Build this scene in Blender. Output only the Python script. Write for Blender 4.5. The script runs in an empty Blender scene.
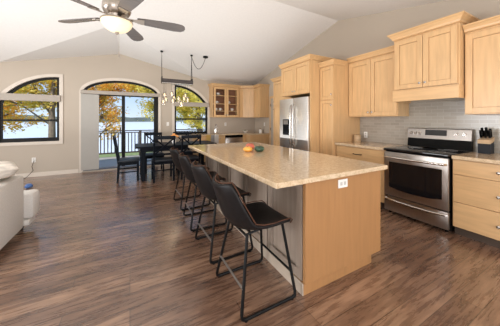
import bpy, bmesh, math, random
from mathutils import Vector, Matrix
random.seed(7)
S = bpy.context.scene
COL = S.collection
PI = math.pi

# ------------------------------------------------------------------ camera
cd = bpy.data.cameras.new('camera'); cam = bpy.data.objects.new('camera', cd); COL.objects.link(cam)
cam.location = (0, 0, 1.345); cam.rotation_euler = (PI/2, 0, math.radians(-28.4))
cd.sensor_width = 36; cd.lens = 36*222/500; cd.shift_y = -0.086; cd.clip_start = 0.05; cd.clip_end = 2000
S.camera = cam
# ------------------------------------------------------------------ world, sun, exposure
W = bpy.data.worlds.new('sky'); S.world = W; W.use_nodes = True
wn = W.node_tree.nodes; wl = W.node_tree.links
bg = wn['Background']; bg.inputs['Strength'].default_value = 1.15
tc = wn.new('ShaderNodeTexCoord'); sx = wn.new('ShaderNodeSeparateXYZ'); wl.new(tc.outputs['Generated'], sx.inputs[0])
ramp = wn.new('ShaderNodeValToRGB'); wl.new(sx.outputs['Z'], ramp.inputs['Fac'])
ramp.color_ramp.elements[0].position = 0.0; ramp.color_ramp.elements[0].color = (0.74, 0.86, 1.0, 1)
ramp.color_ramp.elements[1].position = 0.55; ramp.color_ramp.elements[1].color = (0.30, 0.50, 0.88, 1)
e = ramp.color_ramp.elements.new(0.12); e.color = (0.46, 0.66, 0.97, 1)
wl.new(ramp.outputs['Color'], bg.inputs['Color'])
def light(name, kind, loc, rot, energy, color=(1, 1, 1), **kw):
    ld = bpy.data.lights.new(name, kind); ld.energy = energy; ld.color = color
    for k, v in kw.items(): setattr(ld, k, v)
    o = bpy.data.objects.new(name, ld); COL.objects.link(o); o.location = loc; o.rotation_euler = rot
    return o
light('sun', 'SUN', (0, -10, 20), (math.radians(42), 0, math.radians(-35)), 4.5, (1, .93, .82), angle=0.02)
# added fill lamps in unseen openings behind and left of the camera
light('rear_fill_light', 'AREA', (-2.6, -2.38, 1.35), (math.radians(90), 0, 0), 105, (.97, .98, 1), shape='RECTANGLE', size=2.4, size_y=1.5)
light('rear_fill_light', 'AREA', (1.6, -2.38, 1.35), (math.radians(90), 0, 0), 100, (.97, .98, 1), shape='RECTANGLE', size=2.4, size_y=1.5)
light('side_fill_light', 'AREA', (-5.42, 2.6, 1.4), (math.radians(90), 0, math.radians(-90)), 230, (.97, .98, 1), shape='RECTANGLE', size=3.0, size_y=1.5)
# added upward fill lamp, evens out the vaulted ceiling
light('ceiling_fill_light', 'AREA', (-.5, 2.3, .95), (PI, 0, 0), 160, (1, .99, .97), shape='RECTANGLE', size=7, size_y=8)
vs = S.view_settings; vs.view_transform = 'Standard'; vs.look = 'None'; vs.gamma = 1; vs.use_curve_mapping = False
vs.exposure = 0.0
try:
    S.cycles.max_bounces = 10; S.cycles.diffuse_bounces = 5; S.cycles.transparent_max_bounces = 24
    S.cycles.use_denoising = True; S.cycles.sample_clamp_indirect = 6
except Exception: pass

# ------------------------------------------------------------------ materials
def newmat(name):
    m = bpy.data.materials.new(name); m.use_nodes = True
    return m, m.node_tree.nodes, m.node_tree.links, m.node_tree.nodes['Principled BSDF']
def coords(n, l, scale=(1, 1, 1), rot=(0, 0, 0), which='Object'):
    t = n.new('ShaderNodeTexCoord'); mp = n.new('ShaderNodeMapping'); l.new(t.outputs[which], mp.inputs[0])
    mp.inputs['Scale'].default_value = scale; mp.inputs['Rotation'].default_value = rot
    return mp.outputs[0]
def mat(name, col, rough=.5, metal=0, var=0.06, vscale=8, stretch=(1, 1, 1), bump=0, spec=.5, emit=None, estr=0, coat=0):
    m, n, l, b = newmat(name)
    v = coords(n, l, stretch)
    no = n.new('ShaderNodeTexNoise'); no.inputs['Scale'].default_value = vscale; no.inputs['Detail'].default_value = 4
    l.new(v, no.inputs['Vector'])
    r = n.new('ShaderNodeValToRGB'); l.new(no.outputs['Fac'], r.inputs[0])
    a = [max(0, c*(1-var)) for c in col]; z = [min(1, c*(1+var)) for c in col]
    r.color_ramp.elements[0].position = .3; r.color_ramp.elements[0].color = (*a, 1)
    r.color_ramp.elements[1].position = .7; r.color_ramp.elements[1].color = (*z, 1)
    l.new(r.outputs[0], b.inputs['Base Color'])
    b.inputs['Roughness'].default_value = rough; b.inputs['Metallic'].default_value = metal
    b.inputs['Specular IOR Level'].default_value = spec; b.inputs['Coat Weight'].default_value = coat
    if bump:
        bp = n.new('ShaderNodeBump'); bp.inputs['Strength'].default_value = bump; bp.inputs['Distance'].default_value = .01
        l.new(no.outputs['Fac'], bp.inputs['Height']); l.new(bp.outputs[0], b.inputs['Normal'])
    if emit: b.inputs['Emission Color'].default_value = (*emit, 1); b.inputs['Emission Strength'].default_value = estr
    return m
M = {}
MAPLE = (.60, .375, .18)
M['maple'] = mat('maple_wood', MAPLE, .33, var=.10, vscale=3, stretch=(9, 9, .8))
M['maple_h'] = mat('maple_wood_level_grain', MAPLE, .33, var=.10, vscale=3, stretch=(.8, 9, 9))
M['baseshade'] = mat('pale_island_base_paint', (.46, .38, .30), .5, var=.02)
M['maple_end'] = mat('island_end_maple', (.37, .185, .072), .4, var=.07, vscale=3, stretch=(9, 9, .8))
M['island_side'] = mat('island_side_shaded_maple', (.31, .245, .195), .28, var=.12, vscale=3, stretch=(9, 9, .8))  # grey-dark maple, with the shadow on the seating side put into its colour
M['toe'] = mat('dark_toe_kick', (.07, .045, .03), .6)
M['wall'] = mat('taupe_wall_paint', (.455, .39, .315), .75, var=.015, vscale=2)
M['ceil'] = mat('white_ceiling_paint', (.75, .735, .71), .85, var=.02, vscale=30, bump=.12)
M['trim'] = mat('cream_trim_paint', (.63, .56, .48), .5, var=.02)
M['black_frame'] = mat('black_window_frame', (.008, .007, .006), .5, spec=.2)
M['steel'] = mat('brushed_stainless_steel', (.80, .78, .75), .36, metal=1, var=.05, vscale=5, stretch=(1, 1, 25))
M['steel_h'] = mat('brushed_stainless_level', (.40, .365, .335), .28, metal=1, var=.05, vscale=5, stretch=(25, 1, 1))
M['chrome'] = mat('polished_metal', (.75, .73, .7), .15, metal=1)
M['nickel'] = mat('nickel_knob', (.5, .47, .43), .25, metal=1)
M['blackglass'] = mat('black_glass', (.006, .006, .007), .06, var=0)
M['blackgloss'] = mat('black_enamel', (.003, .003, .003), .15, spec=.12)
M['plate'] = mat('white_plastic', (.78, .76, .72), .4, var=.01)
M['slot'] = mat('grey_slots', (.48, .46, .43), .5)
M['leather'] = mat('dark_grey_leather', (.009, .0075, .0075), .42, var=.2, vscale=25, bump=.12, spec=.2)
M['piping'] = mat('brown_leather_piping', (.085, .036, .02), .6, spec=.2)
M['blackmetal'] = mat('black_powder_coated_steel', (.003, .003, .003), .45, spec=.2)
M['footplate'] = mat('grey_steel_footrest', (.30, .29, .28), .3, metal=1)  # rear stool cross bar, lighter grey steel than the black frame
M['dining'] = mat('blue_black_painted_wood', (.004, .006, .010), .45, var=.2, spec=.12)
M['dseat'] = mat('dark_blue_seat', (.010, .016, .025), .45, var=.2)
M['sofa'] = mat('off_white_linen', (.74, .71, .67), .9, var=.05, vscale=60, bump=.1)
M['pillow'] = mat('cream_knit_pillow', (.70, .64, .56), .9, var=.22, vscale=14, stretch=(1, 3, 1), bump=.3)
M['blue'] = mat('blue_plastic', (.08, .17, .42), .5)
M['blade'] = mat('dark_walnut_blade', (.10, .085, .08), .27, var=.15, vscale=4, stretch=(1, 6, 1), spec=.8)
M['fanmetal'] = mat('brushed_nickel_fan_metal', (.42, .37, .32), .3, metal=1)
M['globe'] = mat('alabaster_glass_bowl', (.82, .70, .50), .35, var=.12, vscale=10, emit=(1, .80, .50), estr=.42)
M['bulb'] = mat('glowing_bulb', (1, .8, .5), .5, emit=(1, .72, .36), estr=2.2)
M['beam'] = mat('dark_weathered_beam', (.045, .035, .032), .6, var=.3, vscale=5, stretch=(1, 8, 8))
M['block'] = mat('dark_slate_block', (.014, .015, .019), .5, spec=.2)
M['canister'] = mat('light_wood_canister', (.46, .31, .17), .5, var=.15, vscale=5, stretch=(1, 1, 6))
M['pumpkin'] = mat('yellow_orange_gourd_skin', (.80, .38, .07), .4, var=.12)
M['pumpkin_red'] = mat('red_pumpkin_skin', (.55, .13, .08), .4, var=.2)
M['squash'] = mat('dark_green_squash_skin', (.03, .07, .04), .3, var=.7, vscale=14)
M['stem'] = mat('dry_stem', (.25, .18, .08), .8)
M['flower'] = mat('orange_petals', (.85, .36, .10), .6, var=.25, vscale=40)
M['leafgreen'] = mat('green_stem', (.10, .18, .05), .6)
M['white_ceramic'] = mat('white_ceramic', (.8, .78, .74), .2, var=.01)
M['cabinside'] = mat('reddish_cabinet_inside', (.28, .13, .07), .5, var=.1)
M['blind'] = mat('grey_fabric_blind', (.42, .40, .365), .8, var=.02)
M['valance'] = mat('grey_valance', (.36, .315, .265), .6, var=.02)
M['deck'] = mat('weathered_deck_boards', (.36, .34, .31), .7, var=.15, vscale=3, stretch=(1, 10, 1))
M['rail'] = mat('dark_brown_railing', (.060, .048, .040), .5)
M['lawn'] = mat('lawn_grass', (.20, .24, .07), .9, var=.35, vscale=3)
M['hill'] = mat('distant_woods', (.10, .115, .10), 1, var=.3, vscale=.05)
M['bark'] = mat('grey_brown_bark', (.22, .17, .13), .9, var=.3, vscale=6, stretch=(4, 4, 1), bump=.4)
M['towel_y'] = mat('yellow_cloth', (.75, .55, .18), .9)
M['towel_s'] = mat('silver_grey_cloth', (.45, .45, .47), .8)
M['towel_w'] = mat('white_cloth', (.8, .78, .75), .9)
M['vent'] = mat('dark_metal_track', (.10, .12, .16), .3, metal=.6)
M['door'] = mat('taupe_door_paint', (.38, .335, .28), .5, var=.02)

# granite
m, n, l, b = newmat('speckled_beige_granite'); M['granite'] = m
v = coords(n, l, (1, 1, 1))
n1 = n.new('ShaderNodeTexNoise'); n1.inputs['Scale'].default_value = 24; n1.inputs['Detail'].default_value = 8; n1.inputs['Roughness'].default_value = .75; l.new(v, n1.inputs['Vector'])
n2 = n.new('ShaderNodeTexNoise'); n2.inputs['Scale'].default_value = 75; n2.inputs['Detail'].default_value = 3; l.new(v, n2.inputs['Vector'])
r1 = n.new('ShaderNodeValToRGB'); l.new(n1.outputs['Fac'], r1.inputs[0])
r1.color_ramp.elements[0].position = .36; r1.color_ramp.elements[0].color = (.53, .385, .235, 1)
r1.color_ramp.elements[1].position = .62; r1.color_ramp.elements[1].color = (.70, .545, .37, 1)
r2 = n.new('ShaderNodeValToRGB'); l.new(n2.outputs['Fac'], r2.inputs[0])
r2.color_ramp.elements[0].position = .36; r2.color_ramp.elements[0].color = (.62, .52, .44, 1)
r2.color_ramp.elements[1].position = .47; r2.color_ramp.elements[1].color = (1, 1, 1, 1)
mx = n.new('ShaderNodeMix'); mx.data_type = 'RGBA'; mx.blend_type = 'MULTIPLY'; mx.inputs[0].default_value = .5
l.new(r1.outputs[0], mx.inputs[6]); l.new(r2.outputs[0], mx.inputs[7]); l.new(mx.outputs[2], b.inputs['Base Color'])
b.inputs['Roughness'].default_value = .08
# plank floor, boards running along X
m, n, l, b = newmat('brown_plank_floor'); M['floor'] = m
v = coords(n, l, (1, 1, 1))
br = n.new('ShaderNodeTexBrick'); l.new(v, br.inputs['Vector'])
br.inputs['Scale'].default_value = 1; br.inputs['Brick Width'].default_value = 1.1; br.inputs['Row Height'].default_value = .15
br.inputs['Mortar Size'].default_value = .002; br.inputs['Mortar Smooth'].default_value = .2; br.offset = .37; br.offset_frequency = 3
br.inputs['Color1'].default_value = (0, 0, 0, 1); br.inputs['Color2'].default_value = (1, 1, 1, 1); br.inputs['Mortar'].default_value = (.5, .5, .5, 1)
v2 = coords(n, l, (1.3, 11, 1))
g = n.new('ShaderNodeTexNoise'); g.inputs['Scale'].default_value = 2.2; g.inputs['Detail'].default_value = 9; g.inputs['Roughness'].default_value = .66; g.inputs['Distortion'].default_value = .25; l.new(v2, g.inputs['Vector'])
v3 = coords(n, l, (.8, 5, 1))
g3 = n.new('ShaderNodeTexNoise'); g3.inputs['Scale'].default_value = 1.5; g3.inputs['Detail'].default_value = 3; l.new(v3, g3.inputs['Vector'])
ma = n.new('ShaderNodeMath'); ma.operation = 'MULTIPLY_ADD'; l.new(br.outputs['Color'], ma.inputs[0]); ma.inputs[1].default_value = .15; l.new(g.outputs['Fac'], ma.inputs[2])
mb_ = n.new('ShaderNodeMath'); mb_.operation = 'MULTIPLY_ADD'; l.new(g3.outputs['Fac'], mb_.inputs[0]); mb_.inputs[1].default_value = .30; l.new(ma.outputs[0], mb_.inputs[2])
r = n.new('ShaderNodeValToRGB'); l.new(mb_.outputs[0], r.inputs[0])
r.color_ramp.elements[0].position = .47; r.color_ramp.elements[0].color = (.056, .027, .018, 1)
r.color_ramp.elements[1].position = .96; r.color_ramp.elements[1].color = (.38, .225, .14, 1)
e = r.color_ramp.elements.new(.71); e.color = (.165, .088, .054, 1)
mm = n.new('ShaderNodeMix'); mm.data_type = 'RGBA'; l.new(br.outputs['Fac'], mm.inputs[0]); l.new(r.outputs[0], mm.inputs[6]); mm.inputs[7].default_value = (.02, .01, .006, 1)
l.new(mm.outputs[2], b.inputs['Base Color'])
rr = n.new('ShaderNodeMapRange'); l.new(g.outputs['Fac'], rr.inputs[0]); rr.inputs[3].default_value = .18; rr.inputs[4].default_value = .38; b.inputs['Specular IOR Level'].default_value = 1.0; b.inputs['Coat Weight'].default_value = .6; b.inputs['Coat Roughness'].default_value = .2; l.new(rr.outputs[0], b.inputs['Roughness'])
bp = n.new('ShaderNodeBump'); bp.inputs['Strength'].default_value = .22; bp.inputs['Distance'].default_value = .004; l.new(g.outputs['Fac'], bp.inputs['Height']); l.new(bp.outputs[0], b.inputs['Normal'])
# backsplash tile
m, n, l, b = newmat('taupe_glass_subway_tile'); M['tile'] = m
v = coords(n, l, (1, 1, 1), (0, 0, 0))
sp = n.new('ShaderNodeSeparateXYZ'); l.new(v, sp.inputs[0]); cb = n.new('ShaderNodeCombineXYZ'); l.new(sp.outputs['Y'], cb.inputs[0]); l.new(sp.outputs['Z'], cb.inputs[1])
br = n.new('ShaderNodeTexBrick'); l.new(cb.outputs[0], br.inputs['Vector'])
br.inputs['Scale'].default_value = 1; br.inputs['Brick Width'].default_value = .15; br.inputs['Row Height'].default_value = .05; br.inputs['Mortar Size'].default_value = .0025
br.inputs['Color1'].default_value = (.30, .262, .215, 1); br.inputs['Color2'].default_value = (.36, .32, .265, 1); br.inputs['Mortar'].default_value = (.41, .37, .31, 1)
l.new(br.outputs['Color'], b.inputs['Base Color']); b.inputs['Roughness'].default_value = .2
# glass: mostly clear with a reflection
def glassmat(name, tint=(1, 1, 1), refl=.07):
    m, n, l, b = newmat(name); n.remove(b)
    t = n.new('ShaderNodeBsdfTransparent'); t.inputs[0].default_value = (*tint, 1)
    g = n.new('ShaderNodeBsdfGlossy'); g.inputs['Roughness'].default_value = .02
    x = n.new('ShaderNodeMixShader'); x.inputs[0].default_value = refl
    l.new(t.outputs[0], x.inputs[1]); l.new(g.outputs[0], x.inputs[2]); l.new(x.outputs[0], n['Material Output'].inputs[0])
    return m
M['glass'] = glassmat('window_glass', (.98, .985, .985), 0.0)
M['jar'] = glassmat('clear_jar_glass', (.93, .92, .9), .16)
# lake
m, n, l, b = newmat('pale_lake_water'); M['water'] = m
v = coords(n, l, (.15, 1, 1)); g = n.new('ShaderNodeTexNoise'); g.inputs['Scale'].default_value = 1.2; g.inputs['Detail'].default_value = 5; l.new(v, g.inputs['Vector'])
bp = n.new('ShaderNodeBump'); bp.inputs['Strength'].default_value = .3; bp.inputs['Distance'].default_value = .1; l.new(g.outputs['Fac'], bp.inputs['Height']); l.new(bp.outputs[0], b.inputs['Normal'])
b.inputs['Base Color'].default_value = (.78, .79, .80, 1); b.inputs['Roughness'].default_value = .25  # near-white base colour carries the sky glare on the water
# autumn leaves
def leafmat(name, cols):
    m, n, l, b = newmat(name)
    v = coords(n, l, (1, 1, 1)); g = n.new('ShaderNodeTexNoise'); g.inputs['Scale'].default_value = 2.6; g.inputs['Detail'].default_value = 3; l.new(v, g.inputs['Vector'])
    r = n.new('ShaderNodeValToRGB'); l.new(g.outputs['Fac'], r.inputs[0])
    r.color_ramp.elements[0].position = .32; r.color_ramp.elements[0].color = (*cols[0], 1)
    r.color_ramp.elements[1].position = .68; r.color_ramp.elements[1].color = (*cols[-1], 1)
    for i, c in enumerate(cols[1:-1]):
        e = r.color_ramp.elements.new(.32+.36*(i+1)/(len(cols)-1)); e.color = (*c, 1)
    l.new(r.outputs[0], b.inputs['Base Color']); b.inputs['Roughness'].default_value = .6
    tr = n.new('ShaderNodeBsdfTranslucent'); l.new(r.outputs[0], tr.inputs[0])
    x = n.new('ShaderNodeMixShader'); x.inputs[0].default_value = .5
    l.new(b.outputs[0], x.inputs[1]); l.new(tr.outputs[0], x.inputs[2]); l.new(x.outputs[0], n['Material Output'].inputs[0])
    return m
M['leaf_o'] = leafmat('orange_autumn_leaves', [(.55, .50, .14), (1.0, .74, .18), (.92, .50, .10), (.95, .82, .30)])
M['leaf_y'] = leafmat('yellow_green_leaves', [(.50, .50, .12), (.95, .82, .20), (1.0, .88, .30)])
M['leaf_m'] = leafmat('mixed_autumn_leaves', [(.36, .38, .10), (.98, .74, .18), (.72, .66, .16), (.98, .62, .13)])

# ------------------------------------------------------------------ mesh builder
class MB:
    def __init__(s): s.bm = bmesh.new()
    def _mv(s, vs, M_):
        if M_ is not None: bmesh.ops.transform(s.bm, matrix=M_, verts=vs)
    def box(s, x0, x1, y0, y1, z0, z1, bev=0, M_=None):
        mt = Matrix.Translation(((x0+x1)/2, (y0+y1)/2, (z0+z1)/2)) @ Matrix.Diagonal((abs(x1-x0), abs(y1-y0), abs(z1-z0), 1))
        vs = bmesh.ops.create_cube(s.bm, size=1, matrix=mt)['verts']
        if bev:
            es = list({e for v in vs for e in v.link_edges})
            rr = bmesh.ops.bevel(s.bm, geom=es, offset=bev, segments=2, profile=.5, affect='EDGES')
            vs = list({v for f in rr['faces'] for v in f.verts} | {v for v in vs if v.is_valid})
        s._mv(vs, M_); return s
    def bar(s, p, q, w, h, up=(0, 0, 1), bev=0):
        p, q = Vector(p), Vector(q); d = q-p; L = d.length; z = d.normalized(); u = Vector(up)
        if abs(z.dot(u)) > .98: u = Vector((1, 0, 0))
        x = u.cross(z).normalized(); y = z.cross(x)
        R = Matrix((x, y, z)).transposed().to_4x4()
        return s.box(-w/2, w/2, -h/2, h/2, 0, L, bev, Matrix.Translation(p) @ R)
    def cone(s, p, q, r0, r1, seg=16):
        p, q = Vector(p), Vector(q); d = q-p
        R = d.to_track_quat('Z', 'Y').to_matrix().to_4x4()
        bmesh.ops.create_cone(s.bm, cap_ends=True, segments=seg, radius1=max(r0, 1e-4), radius2=max(r1, 1e-4), depth=d.length, matrix=Matrix.Translation((p+q)/2) @ R)
        return s
    def tube(s, pts, r, seg=8, closed=False):
        pts = [Vector(p) for p in pts]; n = len(pts); rings = []
        prev = None
        for i, p in enumerate(pts):
            a = pts[(i-1) % n] if (closed or i > 0) else p; c = pts[(i+1) % n] if (closed or i < n-1) else p
            t = (c-a).normalized()
            if prev is None: x = t.orthogonal().normalized()
            else:
                x = prev-t*prev.dot(t); x = x.normalized() if x.length > 1e-6 else t.orthogonal().normalized()
            prev = x; y = t.cross(x)
            rad = r[i] if isinstance(r, (list, tuple)) else r
            rings.append([s.bm.verts.new(p+(x*math.cos(2*PI*k/seg)+y*math.sin(2*PI*k/seg))*rad) for k in range(seg)])
        for i in range(n if closed else n-1):
            A, B = rings[i], rings[(i+1) % n]
            for k in range(seg): s.bm.faces.new((A[k], A[(k+1) % seg], B[(k+1) % seg], B[k]))
        if not closed:
            s.bm.faces.new(rings[0][::-1]); s.bm.faces.new(rings[-1])
        return s
    def lathe(s, prof, c=(0, 0, 0), seg=24, sq=None):
        rings = []
        for (r, z) in prof:
            rings.append([s.bm.verts.new((c[0]+r*math.cos(2*PI*k/seg)*(1+(sq(k/seg) if sq else 0)), c[1]+r*math.sin(2*PI*k/seg)*(1+(sq(k/seg) if sq else 0)), c[2]+z)) for k in range(seg)])
        for A, B in zip(rings, rings[1:]):
            for k in range(seg): s.bm.faces.new((A[k], A[(k+1) % seg], B[(k+1) % seg], B[k]))
        s.bm.faces.new(rings[0][::-1]); s.bm.faces.new(rings[-1]); return s
    def prism(s, poly, fn, a, b):
        A = [s.bm.verts.new(fn(u, v, a)) for u, v in poly]; B = [s.bm.verts.new(fn(u, v, b)) for u, v in poly]
        n = len(poly)
        s.bm.faces.new(A[::-1]); s.bm.faces.new(B)
        for i in range(n): s.bm.faces.new((A[i], A[(i+1) % n], B[(i+1) % n], B[i]))
        return s
    def ring(s, P, Q, fn, a, b, closed=True):
        n = len(P)
        V = [[s.bm.verts.new(fn(u, v, d)) for u, v in L] for L in (P, Q) for d in (a, b)]
        Pa, Pb, Qa, Qb = V
        for i in range(n if closed else n-1):
            j = (i+1) % n
            for F in ((Pa[i], Pa[j], Qa[j], Qa[i]), (Pb[i], Qb[i], Qb[j], Pb[j]), (Pa[i], Pb[i], Pb[j], Pa[j]), (Qa[i], Qa[j], Qb[j], Qb[i])): s.bm.faces.new(F)
        if not closed:
            for i in (0, n-1): s.bm.faces.new((Pa[i], Qa[i], Qb[i], Pb[i]))
        return s
    def holed(s, outer, holes, fn, a, b):
        es = []
        for L in [outer]+holes:
            vs = [s.bm.verts.new(fn(u, v, a)) for u, v in L]
            es += [s.bm.edges.new((vs[i], vs[(i+1) % len(vs)])) for i in range(len(vs))]
        g = bmesh.ops.triangle_fill(s.bm, use_beauty=True, use_dissolve=False, edges=es)
        fs = [f for f in g['geom'] if isinstance(f, bmesh.types.BMFace)]
        r = bmesh.ops.extrude_face_region(s.bm, geom=fs)
        off = Vector(fn(0, 0, b))-Vector(fn(0, 0, a))
        bmesh.ops.translate(s.bm, vec=off, verts=[v for v in r['geom'] if isinstance(v, bmesh.types.BMVert)])
        return s
    def build(s, name, m, parent=None, smooth=False, loc=None):
        bmesh.ops.recalc_face_normals(s.bm, faces=s.bm.faces[:])
        me = bpy.data.meshes.new(name); s.bm.to_mesh(me); s.bm.free()
        me.materials.append(M[m] if isinstance(m, str) else m)
        if smooth:
            for p in me.polygons: p.use_smooth = True
            try: me.set_sharp_from_angle(angle=math.radians(38))
            except Exception: pass
        o = bpy.data.objects.new(name, me); COL.objects.link(o)
        if parent: o.parent = parent
        if loc: o.location = loc
        return o
def tag(o, label, cat, group=None, kind=None):
    o['label'] = label; o['category'] = cat
    if group: o['group'] = group
    if kind: o['kind'] = kind
    return o
def thing(name, loc, label, cat, rz=0, group=None):
    o = bpy.data.objects.new(name, None); COL.objects.link(o); o.empty_display_size = .1
    o.location = loc; o.rotation_euler = (0, 0, rz)
    return tag(o, label, cat, group)
def struct(o): o['kind'] = 'structure'; return o
KIDS = {}
def copy_tree(o, parent=None):
    c = o.copy(); COL.objects.link(c)
    if parent: c.parent = parent
    for ch in [k for k in list(bpy.data.objects) if k.parent == o]: copy_tree(ch, c)
    return c
XZ = lambda u, v, d: (u, d, v)
YZ = lambda u, v, d: (d, u, v)
XY = lambda u, v, d: (u, v, d)
def arc(cx, cz, rx, rz, a0, a1, n=20):
    return [(cx+rx*math.cos(math.radians(a0+(a1-a0)*i/n)), cz+rz*math.sin(math.radians(a0+(a1-a0)*i/n))) for i in range(n+1)]
def offset(P, d):
    A = sum(P[i][0]*P[(i+1) % len(P)][1]-P[(i+1) % len(P)][0]*P[i][1] for i in range(len(P)))
    sg = 1 if A > 0 else -1; out = []
    for i in range(len(P)):
        p, q, r = Vector(P[i-1]), Vector(P[i]), Vector(P[(i+1) % len(P)])
        a = (q-p).normalized(); b2 = (r-q).normalized()
        na = Vector((a.y, -a.x))*sg; nb = Vector((b2.y, -b2.x))*sg
        mi = (na+nb); mi = mi/max(.3, mi.dot(na)); out.append(tuple(q+mi*d))
    return out

# ------------------------------------------------------------------ room shell
WY, WX, LX, RY = 7.05, 4.02, -5.5, -2.4
SL = .24; AY, AZ = 3.36, 3.525
zB = lambda y: AZ-SL*abs(y-AY)
ZE = zB(WY)
struct(MB().box(LX-.1, WX+.1, RY-.1, WY+.12, -.12, 0).build('floor', 'floor'))
ax, az = -.24, 3.155; yj = AY+(AZ-az)/SL; xr = ax+(az-ZE)/.22; xl = ax-(az-ZE)/.22
bm = bmesh.new()
def cf(*ps): bm.faces.new([bm.verts.new(p) for p in ps])
cf((LX, WY, ZE), (xl, WY, ZE), (ax, yj, az), (xr, WY, ZE), (WX, WY, ZE), (WX, AY, AZ), (LX, AY, AZ))
cf((xl, WY, ZE), (ax, WY, az), (ax, yj, az)); cf((ax, WY, az), (xr, WY, ZE), (ax, yj, az))
cf((LX, AY, AZ), (WX, AY, AZ), (WX, RY, zB(RY)), (LX, RY, zB(RY)))
bmesh.ops.remove_doubles(bm, verts=bm.verts[:], dist=1e-4)
bmesh.ops.triangulate(bm, faces=[f for f in bm.faces if len(f.verts) > 4])
bmesh.ops.recalc_face_normals(bm, faces=bm.faces[:])
g = bmesh.ops.extrude_face_region(bm, geom=bm.faces[:]); bmesh.ops.translate(bm, vec=(0, 0, .12), verts=[v for v in g['geom'] if isinstance(v, bmesh.types.BMVert)])
_ = MB(); _.bm.free(); _.bm = bm; struct(_.build('ceiling', 'ceil'))

R_ = 1.2
def qarch(xs, zs, sgn, xe, zb):       # quarter-arch opening: straight side at xs, falling to xe
    P = [(xs, zb)]; n = 18
    for i in range(n+1):
        x = xs+(xe-xs)*i/n; P.append((x, zs-R_+math.sqrt(R_*R_-(x-xs)**2)))
    P.append((xe, zb)); return P
W1 = qarch(-1.53, 2.40, -1, -2.60, .83)
W2 = qarch(1.195, 2.42, 1, 2.235, .88)
SD = [(.735, .03)]+arc(-.165, 2.06, .90, .36, 0, 180, 28)+[(-1.065, .03)]
wall_outer = [(LX, 0), (WX, 0), (WX, ZE), (xr, ZE), (ax, az), (xl, ZE), (LX, ZE)]
struct(MB().holed(wall_outer, [W1, W2, SD], XZ, WY, WY+.15).build('wall_far', 'wall'))
struct(MB().prism([(RY, 0), (WY+.15, 0), (WY+.15, ZE), (AY, AZ), (RY, zB(RY))], YZ, WX, WX+.15).build('wall_right', 'wall'))
hl = [(1.1, .65), (4.1, .65), (4.1, 2.15), (1.1, 2.15)]  # unseen opening added to hold the side fill lamp
struct(MB().holed([(RY, 0), (WY+.15, 0), (WY+.15, ZE), (AY, AZ), (RY, zB(RY))], [hl], YZ, LX-.15, LX).build('wall_left', 'wall'))
hr = [[(-3.8, .6), (-1.4, .6), (-1.4, 2.1), (-3.8, 2.1)], [(.4, .6), (2.8, .6), (2.8, 2.1), (.4, 2.1)]]  # two unseen openings added for the rear fill lamps
struct(MB().holed([(LX, 0), (WX, 0), (WX, zB(RY)), (LX, zB(RY))], hr, XZ, RY-.15, RY).build('wall_rear', 'wall'))
# baseboards
struct(MB().box(-5.48, -1.15, WY-.016, WY-.001, .001, .10, .003).build('baseboard_far', 'trim'))
struct(MB().box(.83, 1.72, WY-.016, WY-.001, .001, .10, .003).build('baseboard_far_middle', 'trim'))
struct(MB().box(WX-.016, WX-.001, 4.9, 5.12, .001, .10, .003).build('baseboard_right', 'trim'))
# casings
for i, P in enumerate((W1, W2, SD)):
    struct(MB().ring(P if i < 2 else P, offset(P, .072), XZ, WY-.022, WY-.001, closed=(i < 2)).build('trim_%d' % (i+1), 'trim'))
def window(nm, P, xa, xb, zb, zv, zmid):
    w = MB().ring(offset(P, -.055), offset(P, -.003), XZ, WY+.035, WY+.085).build(nm, 'black_frame'); struct(w)
    MB().box(min(xa, xb)+.055, max(xa, xb)-.055, WY+.04, WY+.08, zmid-.022, zmid+.022).build('meeting_rail', 'black_frame', w)
    MB().box(min(xa, xb)+.055, max(xa, xb)-.055, WY+.04, WY+.08, zv-.025, zv+.025).build('transom_rail', 'black_frame', w)
    MB().box(min(xa, xb)+.055, max(xa, xb)-.055, WY+.03, WY+.08, zb+.05, zb+.09).build('lower_sash_rail', 'black_frame', w)
    MB().prism(offset(P, -.05), XZ, WY+.058, WY+.062).build('glass', 'glass', w)
    return w
window('window_1', W1, -1.53, -2.60, .83, 1.86, 1.34)
window('window_2', W2, 1.195, 2.235, .88, 1.84, 1.375)
# sliding door with arched light over it
d = MB().ring(offset(SD, -.05), offset(SD, -.003), XZ, WY+.035, WY+.10, closed=False).build('door_1', 'black_frame'); struct(d)
MB().box(-1.01, .68, WY+.035, WY+.10, 2.0, 2.08).build('transom_rail', 'black_frame', d)
MB().box(-.20, -.12, WY+.03, WY+.09, .07, 2.0).build('meeting_stile', 'black_frame', d)
MB().box(.62, .685, WY+.04, WY+.09, .07, 2.0).build('end_stile', 'black_frame', d)
MB().box(-1.06, .73, WY+.01, WY+.13, .031, .065, .004).build('sill_track', 'vent', d)
MB().box(-1.01, .68, WY+.058, WY+.062, .066, 2.0).build('glass', 'glass', d)
MB().prism(offset(SD, -.05)[1:-1], XZ, WY+.056, WY+.060).build('arched_glass', 'glass', d)
MB().box(-.235, -.215, WY+.0, WY+.03, .95, 1.15, .004).build('handle', 'blackmetal', d)
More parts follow.
